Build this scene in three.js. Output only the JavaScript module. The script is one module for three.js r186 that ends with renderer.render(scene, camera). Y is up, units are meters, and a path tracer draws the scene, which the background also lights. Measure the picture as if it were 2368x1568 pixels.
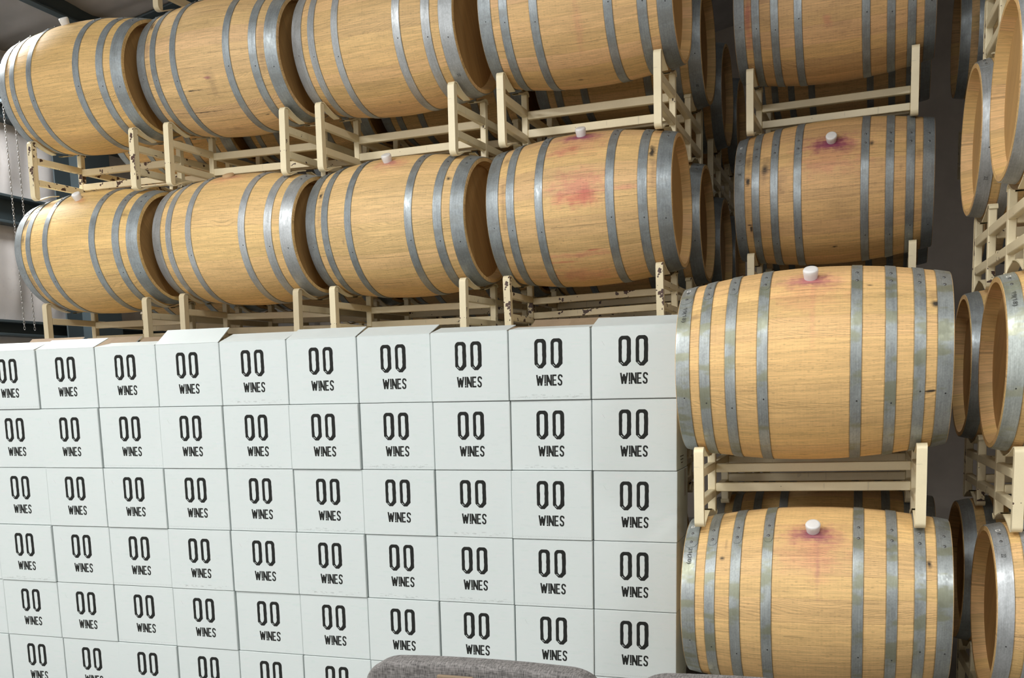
import * as THREE from 'three';
import { RoundedBoxGeometry } from 'three/addons/geometries/RoundedBoxGeometry.js';
import { mergeGeometries } from 'three/addons/utils/BufferGeometryUtils.js';
import { RectAreaLightUniformsLib } from 'three/addons/lights/RectAreaLightUniformsLib.js';

// ---------------------------------------------------------------- camera, light, exposure
const scene = new THREE.Scene();
scene.background = new THREE.Color(0x000000);
const FL = 2332.02, CY = 1270.29;                          // focal length and lens centre, in pixels of the 2368 x 1568 frame
const camera = new THREE.PerspectiveCamera(2 * Math.atan(CY / FL) * 180 / Math.PI, 2368 / (2 * CY), 0.05, 60);
camera.position.set(0.69855, 1.59055, 4.22369);
camera.rotation.set(-0.15996, 0.32828, -0.02225, 'YXZ');
camera.setViewOffset(2368, 2 * CY, 0, 0, 2368, 1568);
scene.add(camera);
const renderer = new THREE.WebGLRenderer({ antialias: true });
renderer.toneMapping = THREE.LinearToneMapping;
renderer.toneMappingExposure = 1.09;
renderer.shadowMap.enabled = true;
RectAreaLightUniformsLib.init();
const LAMP_COLOR = new THREE.Color(1.0, 0.99, 0.975);
// high-bay lamps under the roof: x, y, z, brightness
const LAMPS = [[3.8, 4.95, 4.6, 60], [-1.5, 4.95, 8.6, 56], [-5.0, 4.55, 6.4, 112], [2.6, 4.95, 8.8, 46], [-3.2, 4.70, 3.0, 90], [-5.35, 4.35, -1.2, 84], [.2, 4.95, 3.4, 46], [6.4, 4.95, 6.6, 38]];

// ---------------------------------------------------------------- helpers
const Y = 1.835;                                           // top of the carton wall above the floor
function rng(seed) { let a = seed >>> 0; return () => { a = (a + 0x6D2B79F5) | 0; let t = Math.imul(a ^ (a >>> 15), 1 | a); t = (t + Math.imul(t ^ (t >>> 7), 61 | t)) ^ t; return ((t ^ (t >>> 14)) >>> 0) / 4294967296; }; }
const NT = new Float32Array(512 * 512); { const r = rng(77); for (let i = 0; i < NT.length; i++) NT[i] = r(); }
function noise(x, y) {
  const xf = Math.floor(x), yf = Math.floor(y); let u = x - xf, v = y - yf; u = u * u * (3 - 2 * u); v = v * v * (3 - 2 * v);
  const x0 = xf & 511, x1 = (xf + 1) & 511, y0 = (yf & 511) << 9, y1 = ((yf + 1) & 511) << 9;
  const a = NT[y0 + x0], b = NT[y0 + x1], c = NT[y1 + x0], d = NT[y1 + x1];
  return a + (b - a) * u + (c - a + (a - b - c + d) * u) * v;
}
const fbm = (x, y) => noise(x, y) * .5 + noise(x * 2.1 + 7, y * 2.1 + 3) * .28 + noise(x * 4.3 + 1, y * 4.3 + 9) * .15 + noise(x * 8.7, y * 8.7) * .07;
const clamp = (v, a, b) => v < a ? a : v > b ? b : v;
const sstep = (a, b, x) => { const t = clamp((x - a) / (b - a), 0, 1); return t * t * (3 - 2 * t); };
const S8 = new Uint8Array(4097); for (let i = 0; i <= 4096; i++) { const c = i / 4096; S8[i] = Math.round(255 * (c <= .0031308 ? 12.92 * c : 1.055 * Math.pow(c, 1 / 2.4) - .055)); }
const toS = c => S8[clamp(c * 4096, 0, 4096) | 0];
function tex(w, h, fn, srgb = true) {                      // fn(x, y, out) fills linear rgb in 0..1
  const d = new Uint8Array(w * h * 4), o = [0, 0, 0];
  for (let j = 0, k = 0; j < h; j++) for (let i = 0; i < w; i++, k += 4) {
    fn(i, j, o);
    if (srgb) { d[k] = toS(o[0]); d[k + 1] = toS(o[1]); d[k + 2] = toS(o[2]); } else { d[k] = o[0] * 255; d[k + 1] = o[1] * 255; d[k + 2] = o[2] * 255; }
    d[k + 3] = 255;
  }
  const t = new THREE.DataTexture(d, w, h, THREE.RGBAFormat); t.wrapS = t.wrapT = THREE.RepeatWrapping; t.magFilter = THREE.LinearFilter; t.minFilter = THREE.LinearMipmapLinearFilter; t.generateMipmaps = true;
  if (srgb) t.colorSpace = THREE.SRGBColorSpace; t.needsUpdate = true; return t;
}
const used = {};
function numbered(n) { if (!(n in used)) { used[n] = 0; return n; } used[n]++; return n + '_' + String(used[n]).padStart(3, '0'); }
function thing(name, label, category, pos = [0, 0, 0], group) {
  const o = new THREE.Group(); o.name = numbered(name); o.position.set(...pos); o.userData = { label, category }; if (group) o.userData.group = group; scene.add(o); return o;
}
function part(name, geo, mat, parent) { const m = new THREE.Mesh(geo, mat); m.name = name; m.castShadow = m.receiveShadow = true; parent.add(m); return m; }
function struct(name, geo, mat, label) { const m = part(name, geo, mat, scene); m.userData = { kind: 'structure', label, category: name.split('_')[0] }; return m; }
function metreUV(g, s = 1, ou = 0, ov = 0) {               // box-mapped uv in metres / s
  const p = g.attributes.position, n = g.attributes.normal, uv = new Float32Array(p.count * 2);
  for (let i = 0; i < p.count; i++) {
    const ax = Math.abs(n.getX(i)), ay = Math.abs(n.getY(i)), az = Math.abs(n.getZ(i)); let a, b;
    if (az >= ax && az >= ay) { a = p.getX(i); b = p.getY(i); } else if (ax >= ay) { a = p.getZ(i); b = p.getY(i); } else { a = p.getX(i); b = p.getZ(i); }
    uv[2 * i] = a / s + ou; uv[2 * i + 1] = b / s + ov;
  }
  g.setAttribute('uv', new THREE.BufferAttribute(uv, 2)); return g;
}
function rbox(w, h, d, r, cx = 0, cy = 0, cz = 0) { const g = new RoundedBoxGeometry(w, h, d, 2, r); g.translate(cx, cy, cz); return g; }
function geoFrom(P, N, U, I) { const g = new THREE.BufferGeometry(); g.setAttribute('position', new THREE.Float32BufferAttribute(P, 3)); g.setAttribute('normal', new THREE.Float32BufferAttribute(N, 3)); g.setAttribute('uv', new THREE.Float32BufferAttribute(U, 2)); 
  for (let t = 0; t < I.length; t += 3) {                  // make every face look the way its normals point
    const [a, b, c] = [I[t] * 3, I[t + 1] * 3, I[t + 2] * 3], ux = P[b] - P[a], uy = P[b + 1] - P[a + 1], uz = P[b + 2] - P[a + 2], vx = P[c] - P[a], vy = P[c + 1] - P[a + 1], vz = P[c + 2] - P[a + 2];
    if ((uy * vz - uz * vy) * (N[a] + N[b] + N[c]) + (uz * vx - ux * vz) * (N[a + 1] + N[b + 1] + N[c + 1]) + (ux * vy - uy * vx) * (N[a + 2] + N[b + 2] + N[c + 2]) < 0) { const q = I[t + 1]; I[t + 1] = I[t + 2]; I[t + 2] = q; }
  }
  g.setIndex(I); return g; }
const M = (o) => new THREE.MeshStandardMaterial(o), MP = (o) => new THREE.MeshPhysicalMaterial(o);
const lin = (r, g, b) => new THREE.Color().setRGB(r, g, b);

// ---------------------------------------------------------------- room shell
const WX = -6.0, roofY = x => 4.435 + .2 * (Math.min(x, 3) - WX) - .2 * Math.max(0, x - 3);
const vinylTex = tex(512, 512, (i, j, o) => { const m = .93 + .10 * fbm(i / 40, j / 40) - (fbm(i / 22 + 50, j / 22) > .74 ? .05 : 0); o[0] = .74 * m; o[1] = .725 * m; o[2] = .72 * m; });
const vinylMat = M({ map: vinylTex, roughness: .55, side: THREE.DoubleSide });
const tealSteel = M({ color: lin(.058, .080, .090), roughness: .5 });
{
  const concrete = tex(512, 512, (i, j, o) => { const m = .8 + .4 * fbm(i / 60, j / 60) + .06 * noise(i / 2, j / 2); o[0] = .27 * m; o[1] = .255 * m; o[2] = .235 * m; });
  const fg = metreUV(new THREE.BoxGeometry(17, .2, 21), 3); fg.translate(2, -.1, 2.5);
  struct('floor', fg, M({ map: concrete, roughness: .6 }), 'grey sealed concrete floor of the barrel hall');
  // draped white insulation on the left wall, gathered at the girts
  const nz = 260, ny = 44, P = [], N = [], U = [], I = [];
  const disp = (z, y) => {
    const gath = Math.min(Math.abs(y - 3.12), Math.abs(y - 2.15), Math.abs(y - 3.9), Math.abs(y - 1)), k = sstep(0, .35, gath);
    return .012 + k * (.055 * Math.pow(noise(z * 4.2 + .35 * noise(y * 2, z), y * .35 + 4), 2) + .03 * noise(z * 9.5 + .5 * y, y * .5)) * (.5 + noise(z * .8, 3));
  };
  for (let j = 0; j <= ny; j++) for (let i = 0; i <= nz; i++) { const z = -7.6 + 8.6 * i / nz, y = 4.45 * j / ny; P.push(WX + disp(z, y), y, z); N.push(1, 0, 0); U.push(z, y); }
  for (let j = 0; j < ny; j++) for (let i = 0; i < nz; i++) { const a = j * (nz + 1) + i, b = a + nz + 1; I.push(a, b, a + 1, a + 1, b, b + 1); }
  const g = geoFrom(P, N, U, I); g.computeVertexNormals();
  const back = metreUV(new THREE.BoxGeometry(.2, 4.5, 21)); back.translate(WX - .1, 2.25, 2.5);
  const wl = struct('wall_left', back, vinylMat, 'end wall hung with draped white insulation');
  part('insulation_drape', g, vinylMat, wl);
  // girts, eave strut, column, rafter, purlins
  const girt = (n, y0, y1, d, label) => { const gg = mergeGeometries([rbox(d, .022, 13, .004, WX + d / 2, y1 - .011, -1), rbox(.02, y1 - y0, 13, .004, WX + .03, (y0 + y1) / 2, -1), rbox(d, .022, 13, .004, WX + d / 2, y0 + .011, -1)]); struct(n, gg, tealSteel, label); };
  girt('trim_1', 2.99, 3.22, .14, 'dark steel girt across the draped wall at shoulder height of the barrels');
  girt('trim_2', 2.09, 2.22, .14, 'lower dark steel girt across the draped wall');
  girt('trim_3', 3.81, 3.98, .14, 'upper dark steel girt across the draped wall');
  struct('trim_10', mergeGeometries([rbox(1.2, .05, .03, .004, WX + .6, 3.645, -1.605), rbox(1.2, .05, .03, .004, WX + .6, 3.645, -1.70)]), tealSteel, 'dark steel bracket arms holding the hoist chain off the draped wall');
  girt('trim_4', 4.2, 4.44, .18, 'dark steel eave strut along the top of the draped wall');
  struct('trim_5', mergeGeometries([rbox(.016, 4.35, .39, .004, WX + .42, 2.175, -3.265), rbox(.26, 4.35, .014, .004, WX + .29, 2.175, -3.265), rbox(.016, 4.35, .39, .004, WX + .16, 2.175, -3.265)]), tealSteel, 'dark grey steel frame column standing against the draped wall');
  const ang = Math.atan(.2), rl = 9 / Math.cos(ang), rf = mergeGeometries([rbox(rl, .016, .36, .004, 0, -.36, 0), rbox(rl, .34, .014, .004, 0, -.18, 0), rbox(rl, .016, .36, .004, 0, -.01, 0)]);
  rf.rotateZ(ang); rf.translate(WX + 4.5, 4.36 + .9, -3.23); struct('trim_6', rf, tealSteel, 'dark grey steel rafter rising under the sagging ceiling');
  const pur = (n, x) => { const gg = mergeGeometries([rbox(.075, .014, 13, .003, 0, -.2, 0), rbox(.012, .2, 13, .003, -.036, -.1, 0)]); gg.translate(x, roofY(x) - .01, -1); struct(n, gg, tealSteel, n === 'trim_7' ? 'dark steel purlin nearest the draped wall under the ceiling' : 'dark steel purlin further up the sloping ceiling'); };
  pur('trim_7', -5.05); pur('trim_8', -3.6);
  // ceiling with sagging insulation folds
  const P2 = [], N2 = [], U2 = [], I2 = [], ax = 40, az = 220;
  for (let j = 0; j <= az; j++) for (let i = 0; i <= ax; i++) { const x = WX + 9 * i / ax, z = -7.8 + 10 * j / az; P2.push(x, roofY(x) - .03 - .05 * Math.pow(noise(z * 4.5 + .25 * x, x * .5), 1.6) - .03 * noise(z * 10 + x * .6, x * .7), z); N2.push(0, -1, 0); U2.push(x, z); }
  for (let j = 0; j < az; j++) for (let i = 0; i < ax; i++) { const a = j * (ax + 1) + i, b = a + ax + 1; I2.push(a, a + 1, b, a + 1, b + 1, b); }
  const g2 = geoFrom(P2, N2, U2, I2); g2.computeVertexNormals();
  const greyVinyl = M({ map: tex(256, 256, (i, j, o) => { const m = .9 + .2 * fbm(i / 30, j / 30); o[0] = .40 * m; o[1] = .385 * m; o[2] = .375 * m; }), roughness: .6, side: THREE.DoubleSide });
  const slab = (x0, x1) => { const dx = x1 - x0, dy = roofY(x1) - roofY(x0), b = new THREE.BoxGeometry(Math.hypot(dx, dy), .12, 21); b.rotateZ(Math.atan2(dy, dx)); b.translate((x0 + x1) / 2, (roofY(x0) + roofY(x1)) / 2 + .07, 2.5); return metreUV(b); };
  const ce = struct('ceiling', mergeGeometries([slab(WX - .2, 3), slab(3, 10.4)]), greyVinyl, 'sloping roof lined with sagging grey insulation');
  part('insulation_drape', g2, greyVinyl, ce);
  const wallMat = M({ map: tex(256, 256, (i, j, o) => { const m = .92 + .16 * fbm(i / 30, j / 30); o[0] = .46 * m; o[1] = .41 * m; o[2] = .355 * m; }), roughness: .8 });
  const darkWall = M({ color: lin(.20, .18, .16), roughness: .85 });
  const bw = metreUV(new THREE.BoxGeometry(17, 6.6, .2)); bw.translate(2, 3.3, -7.9); struct('wall_back', bw, wallMat, 'beige back wall seen between the barrel stacks');
  const rw = metreUV(new THREE.BoxGeometry(.2, 6.6, 21)); rw.translate(10.4, 3.3, 2.5); struct('wall_right', rw, darkWall, 'brown side wall beyond the barrel stacks');
  const fw = metreUV(new THREE.BoxGeometry(17, 6.6, .2)); fw.translate(2, 3.3, 13); struct('wall_front', fw, darkWall, 'brown wall of the hall facing the barrels');
}
// unseen roll-up door added behind the camera as low frontal fill light
{
  const g = new THREE.BoxGeometry(4.4, 3.2, .04); g.translate(-3.2, 1.65, 12.84);
  const d = struct('door_fill_1', g, M({ color: lin(.6, .6, .6), emissive: lin(1, 1, 1), emissiveIntensity: 1, roughness: .5 }), 'unseen frosted roll-up door added as a glowing fill light');
  const bar = M({ color: lin(.3, .3, .3), roughness: .5 }); for (let i = 0; i < 5; i++) part('added_door_bar', rbox(4.5, .05, .05, .008, -3.2, .1 + i * .79, 12.80), bar, d);
  const l = new THREE.RectAreaLight(new THREE.Color(1, 1, 1), 2.2, 4.4, 3.2); l.position.set(-3.2, 1.65, 12.76); l.castShadow = true; d.add(l);
}
// high-bay lamps
{
  const body = M({ color: lin(.7, .7, .7), roughness: .5 }), glow = M({ color: 0x111111, emissive: LAMP_COLOR, emissiveIntensity: 6 });
  const W = 1.25, D = .42, place = ['over the aisle behind the camera', 'over the hall centre', 'near the draped end wall', 'over the middle of the hall', 'over the carton wall', 'above the end of the barrel rows', 'over the chairs', 'over the far aisle'];
  LAMPS.forEach(([x, y, z, e], i) => {
    const t = thing('high_bay_lamp', 'white rectangular ceiling lamp hung ' + place[i], 'lamp', [x, y, z], 'ceiling lamps of the hall');
    part('housing', rbox(W + .06, .07, D + .06, .012, 0, .04, 0), body, t);
    part('diffuser', new THREE.BoxGeometry(W, .006, D), glow, t);
    const top = roofY(x) - y; part('hanger', mergeGeometries([-.5, .5].map(s => { const g = new THREE.CylinderGeometry(.004, .004, top - .07, 6); g.translate(s, .07 + (top - .07) / 2, 0); return g; })), body, t);
    const l = new THREE.RectAreaLight(LAMP_COLOR, e, W, D); l.position.set(0, -.012, 0); l.rotation.x = -Math.PI / 2; l.castShadow = true; t.add(l);
  });
}

// ---------------------------------------------------------------- oak barrels
const R0 = .355, KH = .856, L0 = .943, HL = L0 / 2, NS = 14, PH0 = -.33;
const rad = x => R0 * (1 - (1 - KH) * (x / HL) ** 2);
const slope = x => -2 * R0 * (1 - KH) * x / (HL * HL);
function staveGeo(f0, f1) {
  const P = [], N = [], U = [], I = [], e0 = .0001 / R0, e1 = .0035 / R0;
  const cols = [[f0 + e0, -.0011], [f0 + e1, 0], [(f0 + f1) / 2, .0004], [f1 - e1, 0], [f1 - e0, -.0011]], rows = 16;
  const push = (x, r, f, nx, nr, nf, u, v) => { const c = Math.cos(f), s = Math.sin(f); P.push(x, r * c, r * s); N.push(nx, nr * c - nf * s, nr * s + nf * c); U.push(u, v); };
  const grid = (o, nr, nc) => { for (let j = 0; j < nr; j++) for (let i = 0; i < nc; i++) { const a = o + j * (nc + 1) + i, b = a + nc + 1; I.push(a, a + 1, b, a + 1, b + 1, b); } };
  for (let j = 0; j <= rows; j++) for (let i = 0; i < 5; i++) {
    const x = -HL + L0 * j / rows, [f, d] = cols[i], s = slope(x), q = Math.hypot(1, s), t = i === 0 ? -.22 : i === 4 ? .22 : 0, w = Math.sqrt(1 - t * t);
    push(x, rad(x) + d, f, -s / q * w, w / q, t, x / L0 + .5, (f - PH0) / Math.PI);
  }
  grid(0, rows, 4);
  for (const sd of [-1, 1]) {                              // end grain and inner chime
    const re = rad(HL) - .0004, pr = [[sd * HL, re, sd, 0], [sd * HL, re - .017, sd, 0], [sd * HL, re - .017, sd * .3, -.95], [sd * (HL - .05), re - .030, sd * .3, -.95]];
    const o = P.length / 3, cs = [f0 + e0, (f0 + f1) / 2, f1 - e0];
    for (const [x, r, nx, nr] of pr) for (const f of cs) push(x, r, f, nx, nr, 0, .5 + sd * (.46 + (re - r)), (f - PH0) / Math.PI);
    grid(o, 1, 2); grid(o + 6, 1, 2);
  }
  return geoFrom(P, N, U, I);
}
const H8 = [[-.4695, -.4185], [-.381, -.344], [-.288, -.252], [-.175, -.139], [.139, .175], [.252, .288], [.344, .381], [.4185, .4695]];
const H6 = [[-.4695, -.402], [-.356, -.313], [-.199, -.159], [.159, .199], [.313, .356], [.402, .4695]];
const E6 = H6.flat().slice(1, -1), E8 = H8.flat().slice(1, -1);   // shadow of the hoop gaps, with some grime, painted along these edges
// oak colouring of half a barrel: stave tones, grain, pores, wine stains, iron marks
function woodSet(seed, o = {}) {
  const r = rng(seed), b = [PH0, -.11, .11], ws = []; let sum = 0;
  for (let i = 0; i < NS - 2; i++) { const w = .75 + .5 * r(); ws.push(w); sum += w; }
  for (const w of ws) b.push(b[b.length - 1] + w / sum * (Math.PI - .44));
  const sz = o.size || 1024, tone = o.tone || [.60, .395, .178], vr = o.vary ?? .5, st = [];
  for (let i = 0; i < NS; i++) st.push({ ox: r() * 300, oy: r() * 300, l: 1 + (r() - .5) * .36 * vr, w: (r() - .5) * .40 * vr, fl: r() < .45 ? .5 + .5 * r() : .12, xc: r() * L0, q: 14 + 24 * r(), cr: r() < (o.crack ?? .12) ? r() : -1 });
  const stains = o.stains || [], A = Math.PI * R0; let si = 0, lastj = -1;
  const map = tex(sz, sz, (i, j, c) => {
    if (j !== lastj) { lastj = j; const f = PH0 + Math.PI * (j + .5) / sz; si = 0; while (si < NS - 1 && f > b[si + 1]) si++; }
    const s = st[si], f = PH0 + Math.PI * (j + .5) / sz, X = L0 * (i + .5) / sz, a = (f - (b[si] + b[si + 1]) / 2) * R0;
    const wp = noise(X * 3.1 + s.ox, a * 14 + s.oy) - .5, wp2 = noise(X * 11 + s.oy, a * 40 + s.ox) - .5;
    const rg = a * 150 + (X - s.xc) * (X - s.xc) * s.q + wp * 7 + wp2 * 1.6, ring = Math.abs((rg - Math.floor(rg)) * 2 - 1);
    const f1 = noise(X * 26 + s.ox, a * 620 + s.oy) - .5, f2 = noise(X * 7 + s.oy, a * 240 + s.ox) - .5, bl = noise(X * 4 + s.oy, a * 11 + s.ox) - .5;
    let m = s.l * (1 + .22 * f1 + .26 * f2 + .18 * bl - .34 * s.fl * Math.pow(ring, 4));
    if (noise(X * 70 + s.ox, a * 900) > .80) m *= .78;
    if (o.hoops !== 0) { const ax = X - HL, edge = (o.six ? E6 : E8); for (let e = 0; e < edge.length; e++) { const de = Math.abs(ax - edge[e]); if (de < .0045) m *= 1 - .62 * sstep(.0045, .0015, de) * (.55 + .45 * noise(X * 90, f * 9)); } }  // darkens the oak where the gap shadow beside each hoop falls
    m *= 1 + .05 * (noise(X * 420, f * 3) - .5);
    if (s.cr >= 0) { const ca = (s.cr - .5) * .05 + wp * .006; if (Math.abs(a - ca) < .0009 && noise(X * 6 + s.ox, 5) > .5) m *= .5; }
    c[0] = tone[0] * m * (1 - s.w * .12); c[1] = tone[1] * m * (1 + s.w * .10); c[2] = tone[2] * m * (1 - s.w * .55);
    const xm = X - HL;
    for (const q of stains) {                              // [x, phi, half width x, half width phi (rad), kind, strength]
      const dx = (xm - q[0]) / q[2], dy = (f - q[1]) / q[3]; if (dx < -1.6 || dx > 1.6 || dy < -1.6 || dy > 1.6) continue;
      const d = Math.sqrt(dx * dx + dy * dy), n = fbm(xm * 30 + 9 * q[0] + 20, f * 12 + q[1] * 7 + 20), n2 = noise(xm * 16 + 40, f * 160 + 40);
      let k = sstep(1.15, .05, d + (n - .5) * 1.1 + (n2 - .5) * .45) * q[5];
      if (k <= 0) continue;
      if (q[4] === 'wine') { c[0] *= 1 - .50 * k; c[1] *= 1 - .80 * k; c[2] *= 1 - .34 * k; }
      else if (q[4] === 'rose') { c[0] *= 1 - .08 * k; c[1] *= 1 - .34 * k; c[2] *= 1 - .16 * k; }
      else if (q[4] === 'claret') { c[0] *= 1 - .18 * k; c[1] *= 1 - .58 * k; c[2] *= 1 - .45 * k; }
      else if (q[4] === 'ink') { k *= .85 + 1.1 * n2; k = clamp(k, 0, 1); c[0] *= 1 - .93 * k; c[1] *= 1 - .92 * k; c[2] *= 1 - .88 * k; }
      else { c[0] *= 1 - .45 * k; c[1] *= 1 - .46 * k; c[2] *= 1 - .40 * k; }   // smear of grime
    }
  });
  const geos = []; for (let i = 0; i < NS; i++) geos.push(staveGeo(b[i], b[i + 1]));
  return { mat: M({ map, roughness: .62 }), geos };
}
function hoopGeo(xa, xb) {
  const P = [], N = [], U = [], I = [], n = 72, t = .0028, xs = [xa, (xa + xb) / 2, xb];
  const band = (list) => { const o = P.length / 3; for (let k = 0; k < list.length; k++) for (let i = 0; i <= n; i++) { const [x, r, nx, nr] = list[k], f = 2 * Math.PI * i / n, c = Math.cos(f), s = Math.sin(f); P.push(x, r * c, r * s); N.push(nx, nr * c, nr * s); U.push(2 * i / n, (x + HL) * 3 + (nr ? 0 : .01)); } for (let k = 0; k < list.length - 1; k++) for (let i = 0; i < n; i++) { const a = o + k * (n + 1) + i, b = a + n + 1; I.push(a, a + 1, b, a + 1, b + 1, b); } };
  band(xs.map(x => { const s = slope(x), q = Math.hypot(1, s); return [x, rad(x) + t, -s / q, 1 / q]; }));
  band([[xa, rad(xa) - .002, -1, 0], [xa, rad(xa) + t, -1, 0]]); band([[xb, rad(xb) + t, 1, 0], [xb, rad(xb) - .002, 1, 0]]);
  return geoFrom(P, N, U, I);
}
function lapGeo(xa, xb, f0, f1) {                          // overlapping end of a hoop with a bowed edge
  const P = [], N = [], U = [], I = [], t = .0048, nf = 10, nx = 6;
  for (let j = 0; j <= nx; j++) for (let i = 0; i <= nf; i++) {
    const q = j / nx, x = xa + .0015 + (xb - xa - .003) * q, end = f1 - .05 * Math.pow(Math.abs(2 * q - 1), 4), f = f0 + (end - f0) * i / nf, s = slope(x), w = Math.hypot(1, s), r = rad(x) + t, c = Math.cos(f), n = Math.sin(f);
    P.push(x, r * c, r * n); N.push(-s / w, c / w, n / w); U.push(f / Math.PI, (x + HL) * 3);
  }
  for (let j = 0; j < nx; j++) for (let i = 0; i < nf; i++) { const a = j * (nf + 1) + i, b = a + nf + 1; I.push(a, a + 1, b, a + 1, b + 1, b); }
  const o = P.length / 3;                                  // the end edge itself
  for (let j = 0; j <= nx; j++) { const a = (j * (nf + 1) + nf) * 3, x = P[a], y = P[a + 1], z = P[a + 2], k = (rad(x) + .002) / Math.hypot(y, z), fe = Math.atan2(z, y); for (const m of [1, k]) { P.push(x, y * m, z * m); N.push(0, -Math.sin(fe), Math.cos(fe)); U.push(0, 0); } }
  for (let j = 0; j < nx; j++) { const a = o + 2 * j; I.push(a, a + 1, a + 2, a + 1, a + 3, a + 2); }
  return geoFrom(P, N, U, I);
}
const HG = new Map(); const hoopOf = (h) => { const k = h.join(); if (!HG.has(k)) HG.set(k, { ring: hoopGeo(...h), lap: lapGeo(h[0], h[1], -.30, .16) }); return HG.get(k); };
function steelTex(seed, base, stain, amt) {
  return tex(512, 256, (i, j, o) => {
    const u = i / 512, v = j / 256, sp = noise(u * 220 + seed, v * 90), st = noise(u * 14 + seed, v * 170), bl = fbm(u * 16 + seed, v * 9 + seed);
    let m = .80 + .20 * sp + .22 * (st - .5) + .35 * (bl - .45); const sc = noise(u * 60 + seed, v * 500) > .9 ? 1.18 : 1; m *= sc;
    o[0] = base[0] * m; o[1] = base[1] * m; o[2] = base[2] * m;
    const k = amt * sstep(.50, .68, fbm(u * 22 + seed * 3, v * 3 + 5)); o[0] += (stain[0] - o[0]) * k; o[1] += (stain[1] - o[1]) * k; o[2] += (stain[2] - o[2]) * k;
  });
}
const roughTex = tex(256, 256, (i, j, o) => { const n = .24 + .28 * fbm(i / 14, j / 14) + .12 * noise(i / 2, j / 3); o[0] = 0; o[1] = n; o[2] = 1; }, false);
const steel = (seed, base, stain, amt, met = .52) => M({ map: steelTex(seed, base, stain, amt), metalness: met, roughness: 1, roughnessMap: roughTex });
const STEEL = {
  grey: steel(11, [.33, .37, .385], [.22, .235, .22], .4), bright: steel(23, [.48, .51, .52], [.36, .38, .38], .2),
  moss: steel(37, [.37, .405, .40], [.27, .28, .17], .7), pale: steel(51, [.50, .55, .52], [.42, .43, .28], .6, .6),
};
const rivetMat = M({ color: lin(.16, .165, .165), metalness: .7, roughness: .4 }), nailMat = M({ color: lin(.02, .02, .02), roughness: .6 });
const rivetGeo = new THREE.SphereGeometry(.0058, 10, 6); rivetGeo.scale(1, .55, 1); const nailGeo = new THREE.SphereGeometry(.003, 6, 4); nailGeo.scale(1, .5, 1);
const bungProfile = [[0, .038], [.018, .038], [.0245, .036], [.027, .031], [.0262, .02], [.023, 0], [.022, -.012], [0, -.012]];
const bungGeo = new THREE.LatheGeometry(bungProfile.slice().reverse().map(a => new THREE.Vector2(...a)), 28);
const siliconeMat = MP({ color: lin(.86, .86, .84), roughness: .35, transmission: .12, thickness: 0 });
const woodBungGeo = new THREE.LatheGeometry([[0, -.01], [.034, -.01], [.036, .006], [.030, .016], [.012, .019], [0, .019]].map(a => new THREE.Vector2(...a)), 28);
const woodBungMat = M({ color: lin(.50, .33, .17), roughness: .7 });
const headGeo = (() => { const g = new THREE.CircleGeometry(rad(HL) - .0275, 56), p = g.attributes.position, uv = g.attributes.uv; for (let i = 0; i < p.count; i++) uv.setXY(i, p.getY(i) / .7 + .5, p.getX(i) / .7 + .5); g.rotateY(Math.PI / 2); g.translate(HL - .046, 0, 0); return g; })();
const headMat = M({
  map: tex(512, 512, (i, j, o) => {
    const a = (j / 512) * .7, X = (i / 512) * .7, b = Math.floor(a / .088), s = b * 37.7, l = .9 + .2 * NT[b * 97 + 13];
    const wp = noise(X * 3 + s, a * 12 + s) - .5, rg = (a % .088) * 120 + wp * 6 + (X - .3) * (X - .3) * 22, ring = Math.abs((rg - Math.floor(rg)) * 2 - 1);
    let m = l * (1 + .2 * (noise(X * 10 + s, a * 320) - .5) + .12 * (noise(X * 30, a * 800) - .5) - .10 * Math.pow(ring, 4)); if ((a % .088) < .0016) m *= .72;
    o[0] = .50 * m; o[1] = .305 * m; o[2] = .115 * m;  // lowered tone: shade of the recessed head put into the colour
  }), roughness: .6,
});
function markTex(draw, w = 128, h = 64) { const c = document.createElement('canvas'); c.width = w; c.height = h; const x = c.getContext('2d'); x.fillStyle = '#000'; x.fillRect(0, 0, w, h); x.fillStyle = x.strokeStyle = '#fff'; draw(x, w, h); const t = new THREE.CanvasTexture(c); return t; }
const markCache = {};
function markMat(text) {
  if (markCache[text]) return markCache[text];
  const white = text === '[]' || text === '[';
  const t = markTex((x, w, h) => {
    if (text === '[]') { x.lineWidth = 12; x.strokeRect(38, 12, 52, 40); } else if (text === '[') { x.lineWidth = 12; x.beginPath(); x.moveTo(88, 14); x.lineTo(44, 14); x.lineTo(44, 50); x.lineTo(88, 50); x.stroke(); }
    else { x.font = '44px sans-serif'; x.textAlign = 'center'; x.textBaseline = 'middle'; x.fillText(text, w / 2, h / 2 + 2, 120); }
  });
  return markCache[text] = M({ color: white ? lin(.85, .85, .82) : lin(.05, .055, .055), alphaMap: t, transparent: true, roughness: .6, side: THREE.DoubleSide });
}
function markGeo(x0, f0, wAlong, wAcross, upright, flip) {      // a small print lying on the hoop
  const P = [], N = [], U = [], I = [], n = 6, t = .0062, da = wAlong / R0;
  for (let j = 0; j <= 1; j++) for (let i = 0; i <= n; i++) { const x = x0 + (j - .5) * wAcross, f = f0 + (i / n - .5) * da, r = rad(x) + t, c = Math.cos(f), s = Math.sin(f); P.push(x, r * c, r * s); N.push(0, c, s); if (upright) U.push(j, 1 - i / n); else U.push(flip ? 1 - i / n : i / n, flip ? 1 - j : j); }
  for (let i = 0; i < n; i++) { const a = i, b = a + n + 1; I.push(a, a + 1, b, a + 1, b + 1, b); }
  return geoFrom(P, N, U, I);
}
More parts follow.
